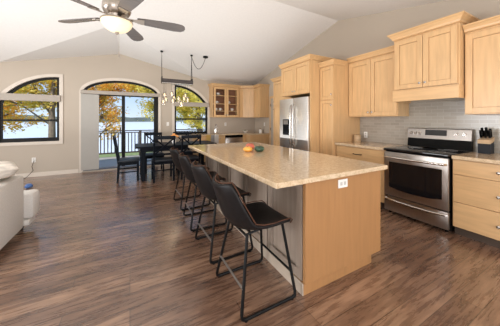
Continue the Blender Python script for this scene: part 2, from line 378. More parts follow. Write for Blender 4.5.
# shades
def shade(x0, x1, z0, z1, label):
    o = MB().box(x0, x1, WY-.075, WY-.024, z0, z1, .006).build('roller_shade', 'valance')
    return tag(o, label, 'window shade')
shade(-2.66, -1.50, 1.79, 1.95, 'closed grey roller shade cassette across the window nearest the sofa')
shade(1.17, 2.27, 1.765, 1.90, 'rolled-up grey shade cassette across the window nearest the kitchen cabinets')
shade(-1.10, .77, 2.02, 2.115, 'long grey blind headrail across the top of the sliding glass door')
vb = thing('vertical_blind', (-.9, WY-.05, .04), 'grey vertical fabric blind stacked at left of the sliding door', 'blind')
for k in range(7):
    x = -.155+k*.05
    MB().box(-.04, .04, -.002, .002, .02, 1.97, M_=Matrix.Translation((x, -.006*(k % 2), 0)) @ Matrix.Rotation(math.radians(9), 4, 'Z')).build('blind_slat', 'blind', vb)
# pantry door on the right wall, behind the fridge run
pd = MB().box(WX-.03, WX-.002, 5.20, 5.98, .005, 2.03, .003).build('door_2', 'door'); struct(pd)
MB().cone((WX-.03, 5.28, 1.0), (WX-.08, 5.28, 1.0), .012, .012).cone((WX-.08, 5.28, 1.0), (WX-.10, 5.28, 1.0), .028, .02).build('door_handle', 'nickel', pd, True)
for z in (.25, 1.05, 1.82): MB().box(WX-.038, WX-.028, 5.965, 5.99, z-.045, z+.045).build('hinge', 'nickel', pd)
struct(MB().ring([(5.19, .002), (5.19, 2.04), (5.99, 2.04), (5.99, .002)], [(5.12, .002), (5.12, 2.11), (6.06, 2.11), (6.06, .002)], YZ, WX-.02, WX-.001, closed=False).build('trim_4', 'maple'))
# backsplash
struct(MB().box(WX-.010, WX-.001, .20, 2.83, .934, 1.62).build('trim_5', 'tile'))

# ------------------------------------------------------------------ cabinet kit (local: x along run, front at y=-depth, wall at y=0)
def shaker(x0, x1, z0, z1, yf, fr=.066, th=.022):
    m_ = MB()
    m_.box(x0, x0+fr, yf-th, yf, z0, z1, .002); m_.box(x1-fr, x1, yf-th, yf, z0, z1, .002)
    m_.box(x0+fr, x1-fr, yf-th, yf, z0, z0+fr, .002); m_.box(x0+fr, x1-fr, yf-th, yf, z1-fr, z1, .002)
    m_.box(x0+fr+.004, x1-fr-.004, yf-th+.010, yf-.001, z0+fr+.004, z1-fr-.004, .001)
    return m_
def knob(x, y, z, parent):
    return MB().lathe([(.006, 0), (.006, .014), (.014, .018), (.016, .026), (.008, .031)], seg=14).build('knob', 'nickel', parent, True, None) if False else \
        _knob(x, y, z, parent)
def _knob(x, y, z, parent):
    m_ = MB().lathe([(.006, 0), (.006, .014), (.014, .018), (.016, .026), (.008, .031)], seg=14)
    bmesh.ops.transform(m_.bm, matrix=Matrix.Translation((x, y, z)) @ Matrix.Rotation(PI/2, 4, 'X'), verts=m_.bm.verts[:])
    return m_.build('knob', 'nickel', parent, True)
def crown(w, dep, z, h=.075, out=.055, left=True, right=True, parent=None, mt='maple_h', left_cut=0.002, rb=.002):
    m_ = MB()
    prof = [(0, 0), (.012, .008), (.018, .03), (out*.8, h*.72), (out, h*.8), (out, h), (0, h)]
    xl_ = lambda o: (-o if left else left_cut); xr_ = lambda o: (w+o if right else w-.002)
    V = []
    for (o, dz) in prof:
        V.append([m_.bm.verts.new((xl_(o), -.002 if left else -.002, z+dz)), m_.bm.verts.new((xl_(o), -dep-o, z+dz)), m_.bm.verts.new((xr_(o), -dep-o, z+dz)), m_.bm.verts.new((xr_(o), -rb, z+dz)), m_.bm.verts.new((w-.0025, -rb, z+dz)), m_.bm.verts.new((w-.0025, -.0015, z+dz))])
    for A, B in zip(V, V[1:]):
        for k in range(6): m_.bm.faces.new((A[k], A[(k+1) % 6], B[(k+1) % 6], B[k]))
    m_.bm.faces.new(V[0]); m_.bm.faces.new(V[-1])
    bmesh.ops.remove_doubles(m_.bm, verts=m_.bm.verts[:], dist=1e-5)
    return m_.build('crown_moulding', mt, parent)
RZ = -PI/2     # right-wall units face -X

def upper(loc, rz, w, dep, z0, z1, ndoors, label, cat='cabinet', group=None, cl=True, cr=True, ch=.085, knobs='in', x_off=0):
    t = thing('wall_cabinet', loc, label, cat, rz, group)
    MB().box(.001, w-.001, -dep+.021, -.002, z0, z1).build('body', 'maple', t)
    dw = w/ndoors; yf = -dep+.020
    for k in range(ndoors):
        a, c = k*dw+(.012 if k == 0 else .003), (k+1)*dw-(.012 if k == ndoors-1 else .003)
        dr = shaker(a, c, z0+.014, z1-.03, yf).build('door', 'maple', t)
        if ndoors == 2: kx = c-.03 if k == 0 else a+.03
        else: kx = a+.03 if knobs == 'left' else c-.03
        knob(kx, yf-.020, z0+.075, dr)
    crown(w, dep, z1+.001, h=ch, left=cl, right=cr, parent=t)
    return t
# two-door uppers between tall pantry and hood: Y 2.84 -> 1.96
upper((WX, 2.838, 0), RZ, .886, .35, 1.405, 2.425, 2, 'two-door maple wall cabinet between the tall pantry and the range hood', cl=False, cr=False)
# hood cabinet (deeper, higher): Y 1.972 -> 1.155, front X 3.55
h = thing('wall_cabinet', (WX, 1.948, 0), 'raised two-door maple cabinet with a wooden hood valance over the stove', 'cabinet', RZ)
MB().box(.001, .774, -.449, -.002, 1.785, 2.55).build('body', 'maple', h)
for k, (a, c) in enumerate(((.020, .384), (.390, .756))):
    dr = shaker(a, c, 1.80, 2.525, -.450).build('door', 'maple', h)
    knob(c-.03 if k == 0 else a+.03, -.470, 1.86, dr)
m_ = MB().box(-.002, .778, -.490, -.472, 1.62, 1.775, .003).box(-.002, .016, -.4715, -.002, 1.62, 1.783, .002).box(.760, .778, -.4715, -.002, 1.62, 1.783, .002).box(-.006, .782, -.496, -.471, 1.772, 1.784, .002)
m_.build('hood_valance', 'maple_h', h)
MB().box(.02, .756, -.46, -.02, 1.66, 1.68).build('hood_insert', 'blackgloss', h)
crown(.776, .47, 2.551, h=.095, out=.062, parent=h)
# right upper: Y 1.165 -> .25
upper((WX, 1.168, 0), RZ, .60, .35, 1.415, 2.43, 1, 'single-door maple wall cabinet right of the hood, above the knife block', cl=False, cr=True, knobs='right')
# tall pantry right of the fridge
def tall(loc, w, dep, z1, zs, label, cl, cr, ksd):
    t = thing('tall_cabinet', loc, label, 'cabinet', RZ)
    MB().box(.001, w-.001, -dep+.021, -.002, .10, z1).build('body', 'maple', t)
    MB().box(.002, w-.002, -dep+.08, -.01, .001, .099).build('toe_kick', 'toe', t)
    for (a, c, kz) in ((.112, zs-.01, zs-.10), (zs+.01, z1-.02, zs+.10)):
        dr = shaker(.012, w-.012, a, c, -dep+.020, .055).build('door', 'maple', t)
        knob(.04 if ksd == 'l' else w-.04, -dep, kz, dr)
    crown(w, dep, z1+.001, h=.085, left=cl, right=cr, parent=t, rb=.43 if cr else .002)
tall((WX, 3.174, 0), .334, .755, 2.36, 1.72, 'narrow tall maple pantry between the refrigerator and the drawer counter', False, True, 'r')
tall((WX, 4.86, 0), .755, .70, 2.34, 1.72, 'tall maple pantry on the far side of the refrigerator', True, False, 'l')
# refrigerator surround
s_ = thing('refrigerator_cabinet', (WX, 4.098, 0), 'deep two-door maple cabinet and side panel around the refrigerator top', 'cabinet', RZ)
MB().box(.001, .919, -.985, -.002, 1.87, 2.50).build('body', 'maple', s_)
MB().box(.900, .920, -.985, -.002, .001, 1.868).build('side_panel', 'maple', s_)
for k, (a, c) in enumerate(((.012, .457), (.463, .908))):
    dr = shaker(a, c, 1.885, 2.48, -.986).build('door', 'maple', s_); knob(c-.03 if k == 0 else a+.03, -1.006, 1.94, dr)
crown(.920, 1.005, 2.501, h=.09, out=.045, parent=s_)
# refrigerator
f = thing('refrigerator', (WX-.05, 4.096, 0), 'stainless steel french-door refrigerator with door dispenser', 'refrigerator', RZ)
MB().box(.0, .889, -.893, 0, .02, 1.79, .006).build('body', 'blackgloss', f)
for k, (a, c) in enumerate(((-.03, .433), (.445, .889))):
    dr = MB().box(a, c, -.975, -.895, .66, 1.80, .012).build('door', 'steel', f, True)
    hx = c-.035 if k == 0 else a+.035
    pts = [(hx, -.975, .80), (hx, -1.005, .83), (hx+(-.006 if k == 0 else .006), -1.015, .98), (hx, -1.022, 1.22), (hx, -1.015, 1.46), (hx, -1.005, 1.63), (hx, -.975, 1.66)]
    MB().tube(pts, .017, 10).build('handle', 'nickel', dr, True)
    if k == 0:
        MB().box(.10, .31, -.982, -.974, 1.02, 1.36, .003).build('dispenser', 'blackgloss', dr)
        MB().box(.13, .28, -.986, -.981, 1.25, 1.34, .002).build('dispenser_panel', 'steel_h', dr)
dz = MB().box(-.03, .889, -.975, -.895, .06, .65, .012).build('freezer_drawer', 'steel', f, True)
MB().tube([(.08, -.975, .58), (.08, -1.01, .58), (.78, -1.01, .58), (.78, -.975, .58)], .012).build('handle', 'chrome', dz, True)

# ------------------------------------------------------------------ base cabinets on the right wall
def base(loc, rz, w, dep, drawers, label, pull='knob', doors=0, mt='maple_h', end='maple', name='base_cabinet', group=None):
    t = thing(name, loc, label, 'cabinet', rz, group)
    MB().box(.001, w-.001, -dep+.021, -.002, .10, .874).build('body', 'maple', t)
    MB().box(.002, w-.002, -dep+.075, -.01, .001, .099).build('toe_kick', 'toe', t)
    for (z0, z1) in drawers:
        dr = MB().box(.012, w-.012, -dep, -dep+.020, z0, z1, .003).build('drawer', mt, t)
        if pull == 'knob': knob(w/2, -dep, (z0+z1)/2, dr)
        else: MB().tube([(w/2-.07, -dep, (z0+z1)/2), (w/2-.07, -dep-.03, (z0+z1)/2), (w/2+.07, -dep-.03, (z0+z1)/2), (w/2+.07, -dep, (z0+z1)/2)], .006).build('pull', 'blackmetal', dr, True)
    zt = min([z for z, _ in drawers]) if drawers else .87
    for k in range(doors):
        dw = w/doors
        dr = shaker(k*dw+.006, (k+1)*dw-.006, .112, zt-.006, -dep+.020).build('door', 'maple', t)
        knob((k+1)*dw-.035 if k % 2 == 0 else k*dw+.035, -dep, zt-.07, dr)
    return t
base((WX, 2.836, 0), RZ, .895, .70, [(.66, .862)], 'maple base cabinet with one wide drawer left of the stove', 'bar', 2).scale = (1, 1, 1.0215)
base((WX, 1.165, 0), RZ, .76, .70, [(.702, .866), (.39, .696), (.108, .384)], 'maple three-drawer base cabinet right of the stove', 'knob').scale = (1, 1, 1.0215)
def slab(x0, x1, y0, y1, label, z=.8945, t=.038):
    return tag(MB().box(x0, x1, y0, y1, z, z+t, .004).build('countertop', 'granite'), label, 'countertop')
slab(3.295, WX-.012, 1.945, 2.832, 'speckled beige countertop between the tall pantry and the stove')
slab(3.295, WX-.012, .30, 1.160, 'speckled beige countertop under the knife block')

# ------------------------------------------------------------------ range
r_ = thing('range', (WX-.004, 1.934, 0), 'stainless steel electric range with black glass cooktop', 'stove', RZ)
w = .76; r_.scale = (1, 1, 1.021)
MB().box(.004, w-.004, -.69, -.03, .03, .885, .004).build('body', 'blackgloss', r_)
MB().box(0, w, -.745, -.03, .888, .918, .006).build('cooktop', 'blackglass', r_, True)
for (x, y, rad) in ((.19, -.55, .10), (.57, -.55, .085), (.19, -.25, .085), (.57, -.25, .10)):
    MB().ring(arc(x, y, rad, rad, 0, 351, 39), arc(x, y, rad-.005, rad-.005, 0, 351, 39), XY, .9185, .9192).build('burner_ring', 'slot', r_)
bgm = MB().prism([(-.03, .92), (-.105, .92), (-.085, 1.045), (-.03, 1.045)], lambda u, v, dd: (dd, u, v), .005, w-.005).build('backguard', 'blackgloss', r_)
cp = MB().prism([(-.03, 1.046), (-.095, 1.046), (-.075, 1.185), (-.06, 1.195), (-.03, 1.195)], lambda u, v, dd: (dd, u, v), 0, w).build('control_panel', 'steel_h', r_)
MB().prism([(-.0885, 1.095), (-.0925, 1.095), (-.0805, 1.175), (-.0765, 1.175)], lambda u, v, dd: (dd, u, v), .24, .50).build('display', 'blackglass', cp)
for x in (.055, .115, .175, .61, .69):
    c0 = Vector((x, -.084, 1.12)); MB().cone(c0, c0+Vector((0, -.03, .003)), .023, .019, 18).build('knob', 'chrome', r_, True)
# oven door
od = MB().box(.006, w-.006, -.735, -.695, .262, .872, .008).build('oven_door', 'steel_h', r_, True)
P_ = [(.075, .385), (.20, .358), (.38, .350), (.56, .358), (.69, .385), (.69, .735), (.075, .735)]
MB().prism(P_, XZ, -.7385, -.7352).build('oven_window', 'blackglass', od)
MB().tube([(.03, -.735, .80), (.035, -.775, .80), (.20, -.787, .80), (.38, -.79, .80), (.56, -.787, .80), (.725, -.775, .80), (.73, -.735, .80)], .014, 10).build('handle', 'chrome', od, True)
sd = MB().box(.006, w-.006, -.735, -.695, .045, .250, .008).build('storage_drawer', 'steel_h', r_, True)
MB().tube([(.02, -.735, .215), (.03, -.752, .212), (.2, -.758, .203), (.38, -.76, .20), (.56, -.758, .203), (.73, -.752, .212), (.74, -.735, .215)], .012, 8).build('handle', 'chrome', sd, True)
for (x, y) in ((.05, -.66), (.71, -.66), (.05, -.08), (.71, -.08)): MB().cone((x, y, 0), (x, y, .031), .018, .018).build('foot', 'blackgloss', r_)

# ------------------------------------------------------------------ far kitchen corner
def far_units():
    # glazed wall cabinet on the far wall
    g = thing('wall_cabinet', (2.29, WY, 0), 'maple wall cabinet with two glass doors showing cups', 'cabinet')
    w, dep, z0, z1 = .95, .34, 1.43, 2.42
    m_ = MB().box(0, .02, -dep+.02, -.002, z0, z1).box(w-.02, w, -dep+.02, -.002, z0, z1).box(.02, w-.02, -dep+.02, -.002, z0, z0+.02).box(.02, w-.02, -dep+.02, -.002, z1-.02, z1)
    m_.build('body', 'maple', g)
    MB().box(.021, w-.021, -.012, -.003, z0+.021, z1-.021).build('back_panel', 'cabinside', g)
    for z in (1.63, 1.86, 2.13): MB().box(.021, w-.021, -dep+.05, -.013, z, z+.018).build('shelf', 'maple', g)
    for (a, c) in ((.04, .47), (.48, .91)):
        fr = .065
        dm = MB().box(a, a+fr, -dep, -dep+.019, z0+.01, z1-.02, .002).box(c-fr, c, -dep, -dep+.019, z0+.01, z1-.02, .002).box(a+fr, c-fr, -dep, -dep+.019, z0+.01, z0+.01+fr, .002).box(a+fr, c-fr, -dep, -dep+.019, z1-.02-fr, z1-.02, .002)
        dr = dm.build('door', 'maple', g)
        MB().box(a+fr-.004, c-fr+.004, -dep+.009, -dep+.012, z0+fr, z1-.02-fr+.004).build('glass', 'glass', dr)
        knob(c-.03 if a < .1 else a+.03, -dep, z0+.08, dr)
    crown(w, dep, z1+.001, h=.08, left=True, right=False, parent=g)
    # angled corner cabinet
    c = thing('corner_wall_cabinet', (3.245, WY, 0), 'angled maple corner wall cabinet beside the glass-door cabinet', 'cabinet')
    MB().prism([(.001, -.002), (.001, -.335), (.115, -.335), (.43, -.515), (.77, -.515), (.77, -.002)], XY, 1.43, 2.42).build('body', 'maple', c)
    L = math.hypot(.30, .175); A = math.atan2(-.175, .30)
    dm = shaker(0, L, 1.445, 2.40, 0); bmesh.ops.transform(dm.bm, matrix=Matrix.Translation((.125, -.345, 0)) @ Matrix.Rotation(A, 4, 'Z'), verts=dm.bm.verts[:])
    dm.build('door', 'maple', c)
    MB().prism([(.001, -.34), (.10, -.40), (.40, -.57), (.43, -.54), (.43, -.03), (.001, -.03)], XY, 2.421, 2.50).build('crown_moulding', 'maple_h', c)
    upper((WX, 6.532, 0), RZ, .42, .35, 1.43, 2.42, 1, 'single-door maple wall cabinet on the right wall beside the corner', cl=False, cr=True, ch=.08, knobs='right')
far_units()
CUPS = [(2.48, 1.879), (2.60, 1.649), (2.90, 1.879), (3.02, 1.649), (2.45, 1.649), (2.52, 2.149)]
cup_l = ['white cup on the middle shelf behind the left glass door', 'white cup at right on the lower shelf behind the left glass door', 'white cup on the middle shelf behind the right glass door',
         'white cup on the lower shelf behind the right glass door', 'white cup at left on the lower shelf behind the left glass door', 'white cup on the top shelf behind the left glass door']
for (x, z), lb in zip(CUPS, cup_l):
    c = thing('cup', (x, 6.87, z), lb, 'cup', group='cups in the glass-door cabinet')
    MB().lathe([(.028, 0), (.040, .03), (.046, .085), (.042, .085), (.036, .03), (.02, .01)], seg=18).build('cup_body', 'white_ceramic', c, True)
    MB().tube([(.043, 0, .07), (.068, 0, .06), (.066, 0, .03), (.040, 0, .025)], .006).build('handle', 'white_ceramic', c, True)
# base run on the far wall
FB = [(1.74, .50, 'maple base cabinet under the far right window'), (2.245, .36, 'narrow maple base cabinet left of the far dishwasher')]
for x, w_, lb in FB: base((x, WY, 0), 0, w_, .63, [(.70, .862)], lb, 'knob', 1)
base((3.215, WY, 0), 0, .12, .63, [], 'slim maple filler cabinet right of the far dishwasher', 'knob', 0)
dw = thing('dishwasher', (2.610, WY-.01, 0), 'stainless dishwasher with black control strip under the far counter', 'dishwasher')
MB().box(0, .60, -.57, 0, .10, .872).build('body', 'blackgloss', dw)
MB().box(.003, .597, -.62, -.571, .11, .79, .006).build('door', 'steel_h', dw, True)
MB().box(.003, .597, -.622, -.571, .795, .870, .004).build('control_strip', 'blackgloss', dw)
MB().box(.02, .58, -.50, -.02, .001, .099).build('toe_kick', 'toe', dw)
cb2 = thing('base_cabinet', (WX, WY-.003, 0), 'maple corner base cabinet with end panel in the far right corner', 'cabinet', RZ)
MB().box(.0, .937, -.68, -.002, .10, .872).build('body', 'maple', cb2)
MB().box(.0, .935, -.61, -.01, .001, .099).build('toe_kick', 'toe', cb2)
MB().box(.918, .939, -.682, -.002, .10, .8735).build('end_panel', 'maple', cb2)
MB().box(.66, .91, -.70, -.681, .11, .862, .003).build('door', 'maple', cb2)
o = MB().prism([(1.72, WY-.002), (1.72, WY-.655), (3.315, WY-.655), (3.315, 6.095), (WX-.002, 6.095), (WX-.002, WY-.002)], XY, .875, .913).build('countertop', 'granite')
tag(o, 'L-shaped beige countertop in the far corner under the glass-door cabinet', 'countertop')
# things on / at the far counter
fa = thing('faucet', (2.42, 6.82, .914), 'tall chrome gooseneck faucet on the far counter', 'faucet')
MB().lathe([(.028, 0), (.028, .02), (.016, .03)], seg=16).build('base', 'chrome', fa, True)
MB().tube([(0, 0, .02), (0, 0, .22)]+[(0, -.07+.07*math.cos(a), .22+.07*math.sin(a)) for a in [PI*k/8 for k in range(1, 9)]]+[(0, -.14, .16)], .012).build('spout', 'chrome', fa, True)
MB().tube([(.02, 0, .05), (.08, 0, .07)], .007).build('lever', 'chrome', fa, True)
pi_ = thing('pitcher', (2.36, 6.62, .914), 'small silver pitcher on the far counter beside the faucet', 'pitcher')
MB().lathe([(.045, 0), (.055, .06), (.04, .13), (.045, .17), (.040, .17), (.035, .13), (.04, .02)], seg=18).build('pitcher_body', 'chrome', pi_, True)
MB().tube([(.04, 0, .15), (.085, 0, .13), (.08, 0, .06), (.053, 0, .05)], .006).build('handle', 'chrome', pi_, True)
for x, wd, mt, lb in ((2.05, .075, 'towel_y', 'yellow towel hanging at the far base cabinets'), (2.165, .055, 'towel_s', 'silver grey towel hanging at the far base cabinets'), (2.29, .065, 'towel_w', 'white towel hanging beside the far dishwasher')):
    bm_ = bmesh.new(); nx = 10
    rows = []
    for zz in (.905, .7, .5, .45):
        rows.append([bm_.verts.new((-wd+2*wd*i/nx, -.012*math.sin(i*1.9)*(.95-zz)*2, zz)) for i in range(nx+1)])
    for A, B in zip(rows, rows[1:]):
        for i in range(nx): bm_.faces.new((A[i], A[i+1], B[i+1], B[i]))
    bmesh.ops.solidify(bm_, geom=bm_.faces[:], thickness=.006)
    t_ = MB(); t_.bm.free(); t_.bm = bm_; o = t_.build('dish_towel', mt, None, True, (x, 6.345, 0)); tag(o, lb, 'towel')
bo = thing('bowl', (3.50, 6.80, .914), 'white bowl on the far corner counter', 'bowl')
MB().lathe([(.04, 0), (.05, .01), (.11, .07), (.105, .07), (.045, .018)], seg=24).build('bowl_body', 'white_ceramic', bo, True)
MB().lathe([(.035, 0), (.05, .03), (.04, .06), (.01, .07)], (-.02, 0, .02), seg=14).build('filling', 'leafgreen', bo, True)
cr_ = thing('crock', (3.88, 6.42, .914), 'small white lidded crock on the far right counter', 'jar')
MB().lathe([(.05, 0), (.058, .03), (.056, .10), (.05, .115)], seg=22).build('crock_body', 'white_ceramic', cr_, True)
MB().lathe([(.052, .116), (.04, .13), (.012, .135), (.012, .15), (.004, .153)], seg=22).build('lid', 'stem', cr_, True)

# ------------------------------------------------------------------ island
isl = thing('kitchen_island', (1.60, 2.5, 0), 'long maple kitchen island with panelled seating side', 'kitchen island')
x0, x1, y0, y1 = -.435, .51, -1.225, 1.30
MB().box(x0+.02, x1-.02, y0+.02, y1-.02, .10, .872).build('body', 'toe', isl)
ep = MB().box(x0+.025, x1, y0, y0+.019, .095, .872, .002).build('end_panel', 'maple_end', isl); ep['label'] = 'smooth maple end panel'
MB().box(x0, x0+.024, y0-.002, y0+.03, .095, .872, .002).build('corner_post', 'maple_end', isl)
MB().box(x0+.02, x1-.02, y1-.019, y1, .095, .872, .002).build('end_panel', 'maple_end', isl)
yy = y0+.031; nP = 5; pw = (y1-yy)/nP
for k in range(nP):
    a, c = yy+k*pw+.009, yy+(k+1)*pw-.009; fr = .07
    m_ = MB().box(x0, x0+.019, a, a+fr, .10, .872, .002).box(x0, x0+.019, c-fr, c, .10, .872, .002).box(x0, x0+.019, a+fr, c-fr, .10, .17, .002).box(x0, x0+.019, a+fr, c-fr, .80, .872, .002).box(x0+.015, x0+.0195, a+fr+.004, c-fr-.004, .174, .796)
    m_.build('side_panel', 'island_side', isl)
for k in range(4):
    a = y0+.03+k*.62; dm = shaker(0, .605, .112, .68, 0); bmesh.ops.transform(dm.bm, matrix=Matrix.Translation((x1-.02, a, 0)) @ Matrix.Rotation(PI/2, 4, 'Z'), verts=dm.bm.verts[:])
    dr = dm.build('door', 'maple', isl); MB().box(x1-.0199, x1, a, a+.605, .69, .86, .002).build('drawer', 'maple', isl)
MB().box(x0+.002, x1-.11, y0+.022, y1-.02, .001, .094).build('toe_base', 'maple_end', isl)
tb_ = MB().box(x0-.008, x0+.001, y0+.022, y1-.02, .001, .094, .002).build('side_baseboard', 'baseshade', isl); tb_['label'] = 'pale baseboard'
tag(MB().box(.872, 2.168, 1.238, 3.835, .875, .914, .006).build('countertop', 'granite'), 'large polished beige speckled island countertop', 'countertop')

# ------------------------------------------------------------------ outlets
def outlet(loc, rz, label, sw=False):
    t = thing('wall_switch' if sw else 'outlet', loc, label, 'switch' if sw else 'outlet', rz)
    MB().box(-.035, .035, -.006, 0, -.057, .057, .002).build('cover_plate', 'plate', t)
    if sw: MB().box(-.012, .012, -.010, -.0061, -.028, .028, .001).build('rocker', 'plate', t)
    else:
        for z in (-.022, .022): MB().box(-.014, .014, -.008, -.0061, z-.014, z+.014, .001).build('socket', 'slot', t)
    return t
o = outlet((1.575, 1.274, .812), 0, 'white outlet plate under the counter on the island end')
o.rotation_euler = (0, PI/2, 0)
outlet((-2.0, WY-.001, .40), 0, 'white outlet low on the wall beside the sofa')
outlet((1.0, WY-.001, 1.225), 0, 'white light switch between the sliding door and the right window', True)
outlet((2.86, WY-.001, 1.20), 0, 'white outlet above the far counter left of the corner')
outlet((WX-.001, 6.40, 1.20), RZ, 'white outlet above the far counter right of the corner')
outlet((WX-.011, 2.71, 1.06), RZ, 'white outlet in the tiled backsplash left of the stove')
o = MB().tube([(-1.99, WY-.012, .385), (-1.99, WY-.05, .36), (-2.02, WY-.05, .25), (-2.0, WY-.04, .16), (-2.08, WY-.06, .05), (-2.12, WY-.10, .008), (-2.35, WY-.2, .006)], .005, 6).build('power_cord', 'blackmetal', None, True)
tag(o, 'thin dark power cord hanging from the low outlet by the sofa', 'cord')

# ------------------------------------------------------------------ counter objects
kb = thing('knife_block', (3.885, 1.03, .9335), 'dark knife block with pale wooden top by the stove', 'knife block', math.radians(-90))
MB().prism([(-.07, 0), (.065, 0), (.065, .15), (-.07, .12)], lambda u, v, dd: (dd, u, v), -.055, .055).build('block_body', 'block', kb)
MB().prism([(-.072, .121), (.067, .151), (.067, .20), (-.072, .165)], lambda u, v, dd: (dd, u, v), -.057, .057).build('wooden_top', 'canister', kb)
kn = 0
for i, (kx, ky, hl_) in enumerate(((-.036, .035, .115), (0, .038, .12), (.036, .035, .105), (-.038, -.012, .10), (0, -.012, .095), (.038, -.012, .10))):
    # local block coordinates to world: local x -> -Y, local y -> +X
    bz = .9335+.165+(ky+.072)/.139*.037
    p = Vector((3.885+ky, 1.03-kx, bz+.001)); dvec = Vector((-.30, .0, .95)).normalized()
    nm = ['leftmost knife in the rear row of the block', 'long middle knife in the rear row of the block', 'rightmost knife in the rear row of the block', 'leftmost knife in the front row of the block', 'middle knife in the front row of the block', 'rightmost knife in the front row of the block'][i]
    k_ = thing('kitchen_knife', p, 'black-handled '+nm, 'knife', group='knives in the block')
    MB().bar((0, 0, 0), dvec*.012, .016, .012).build('bolster', 'nickel', k_)
    MB().bar(dvec*.0121, dvec*hl_*1.1, .024, .018, bev=.004).build('handle', 'blackgloss', k_, True)
ca = thing('canister', (3.86, 2.70, .914), 'small round wooden canister on the counter beside the tall pantry', 'canister')
MB().lathe([(.058, 0), (.062, .01), (.062, .10), (.058, .108)], seg=28).build('canister_body', 'canister', ca, True)
MB().lathe([(.060, .109), (.063, .113), (.063, .128), (.055, .133)], seg=28).build('lid', 'canister', ca, True)
ca.location = (3.80, 2.74, .9335)
def gourd(name, loc, r, hh, mt, label, lobes=8, amp=.07):
    t = thing(name, loc, label, 'squash')
    prof = [(r*.25, .002)]+[(r*math.sin(PI*(k+1)/11)**.75, hh*(1-math.cos(PI*(k+1)/11))/2) for k in range(10)]+[(r*.12, hh*.95)]
    MB().lathe(prof, seg=40, sq=lambda u: amp*abs(math.cos(u*PI*lobes))-amp/2).build('gourd_body', mt, t, True)
    MB().tube([(0, 0, hh*.93), (0, .002, hh*1.08), (.008, .004, hh*1.2)], [.009, .006, .005]).build('stem', 'stem', t, True)
gourd('gourd', (1.405, 2.66, .914), .062, .072, 'pumpkin', 'small yellow-orange pumpkin at left on the island counter')
gourd('gourd', (1.53, 2.83, .914), .062, .095, 'pumpkin_red', 'small reddish pumpkin behind the other two on the island counter')
gourd('gourd', (1.55, 2.60, .914), .066, .080, 'squash', 'dark green mottled squash at right on the island counter', 10, .09)

# ------------------------------------------------------------------ bar stools
def make_stool():
    t = thing('bar_stool', (0, 0, 0), '', 'bar stool', group='bar stools along the island')
    prof = [(.240, .540), (.238, .566), (.208, .582), (.13, .574), (.05, .560), (-.04, .549), (-.115, .550), (-.175, .572), (-.218, .625), (-.246, .695), (-.268, .765), (-.290, .840), (-.306, .892)]
    half = [.175, .195, .21, .218, .222, .224, .224, .222, .218, .210, .200, .185, .150]
    curl = [.0, .004, .012, .022, .034, .052, .072, .095, .098, .090, .078, .068, .060]
    nu = 12; bm_ = bmesh.new(); rows = []
    for i, (x, z) in enumerate(prof):
        a = Vector(prof[max(0, i-1)]); c = Vector(prof[min(len(prof)-1, i+1)]); tv = (c-a).normalized()
        nrm = Vector((tv.y, -tv.x))
        if nrm.y < 0 and i < 7: nrm = -nrm
        if i >= 7 and nrm.x < 0: nrm = -nrm
        row = []
        for k in range(nu+1):
            u = -1+2*k/nu; cc = curl[i]*abs(u)**2.2
            row.append(bm_.verts.new((x+nrm.x*cc, u*half[i], z+nrm.y*cc)))
        rows.append(row)
    for A, B in zip(rows, rows[1:]):
        for k in range(nu): bm_.faces.new((A[k], A[k+1], B[k+1], B[k]))
    bmesh.ops.recalc_face_normals(bm_, faces=bm_.faces[:])
    rim = [v.co.copy() for v in rows[0]]+[r[-1].co.copy() for r in rows[1:-1]]+[v.co.copy() for v in reversed(rows[-1])]+[r[0].co.copy() for r in reversed(rows[1:-1])]
    bmesh.ops.solidify(bm_, geom=bm_.faces[:], thickness=-.030)
    b_ = MB(); b_.bm.free(); b_.bm = bm_
    so = b_.build('seat', 'leather', t, True)
    md = so.modifiers.new('s', 'SUBSURF'); md.levels = 1; md.render_levels = 2
    pp = MB().tube(rim, .0045, 6, closed=True).build('piping', 'piping', t, True); pp['label'] = 'brown stitched edge'
    for sg in (-1, 1):
        top0, b0, b1, top1 = Vector((-.135, .155*sg, .528)), Vector((-.225, .243*sg, .012)), Vector((.235, .243*sg, .012)), Vector((.165, .165*sg, .548))
        def rnd(p, q, r2, k=.035):
            a = q+(p-q).normalized()*k; c = q+(r2-q).normalized()*k
            return [a, a*.5+q*.35+c*.15, q*.5+a*.25+c*.25, c*.5+q*.35+a*.15, c]
        pts = [top0]+rnd(top0, b0, b1)+rnd(b0, b1, top1)+[top1]
        MB().tube(pts, .0115, 8).build('leg', 'blackmetal', t, True)
        for fx in (-.19, .20): MB().cone((fx, .243*sg, .0), (fx, .243*sg, .010), .012, .012, 8).build('foot_glide', 'blackmetal', t)
    MB().tube([(-.135, -.155, .512), (-.135, .155, .512)], .009).tube([(.165, -.165, .543), (.165, .165, .543)], .009).tube([(-.13, -.12, .508), (.16, -.12, .537)], .008).tube([(-.13, .12, .508), (.16, .12, .537)], .008).build('seat_frame', 'blackmetal', t, True)
    MB().tube([(-.197, -.216, .195), (-.197, .216, .195)], .0085).build('cross_bar', 'footplate', t, True)
    MB().tube([(.208, -.217, .195), (.208, .217, .195)], .0085).build('cross_bar', 'blackmetal', t, True)
    return t
st0 = make_stool()
slabs_ = ['black leather bar stool nearest the camera at the island end', 'black leather bar stool second from the camera along the island', 'black leather bar stool third from the camera along the island', 'farthest black leather bar stool along the island, by the dining table']
for i, (y, a) in enumerate(((1.56, 0), (2.235, 1.5), (2.915, -2), (3.62, 2))):
    o = st0 if i == 0 else copy_tree(st0)
    o.location = (.872, y, 0); o.rotation_euler = (0, 0, math.radians(a)); o['label'] = slabs_[i]

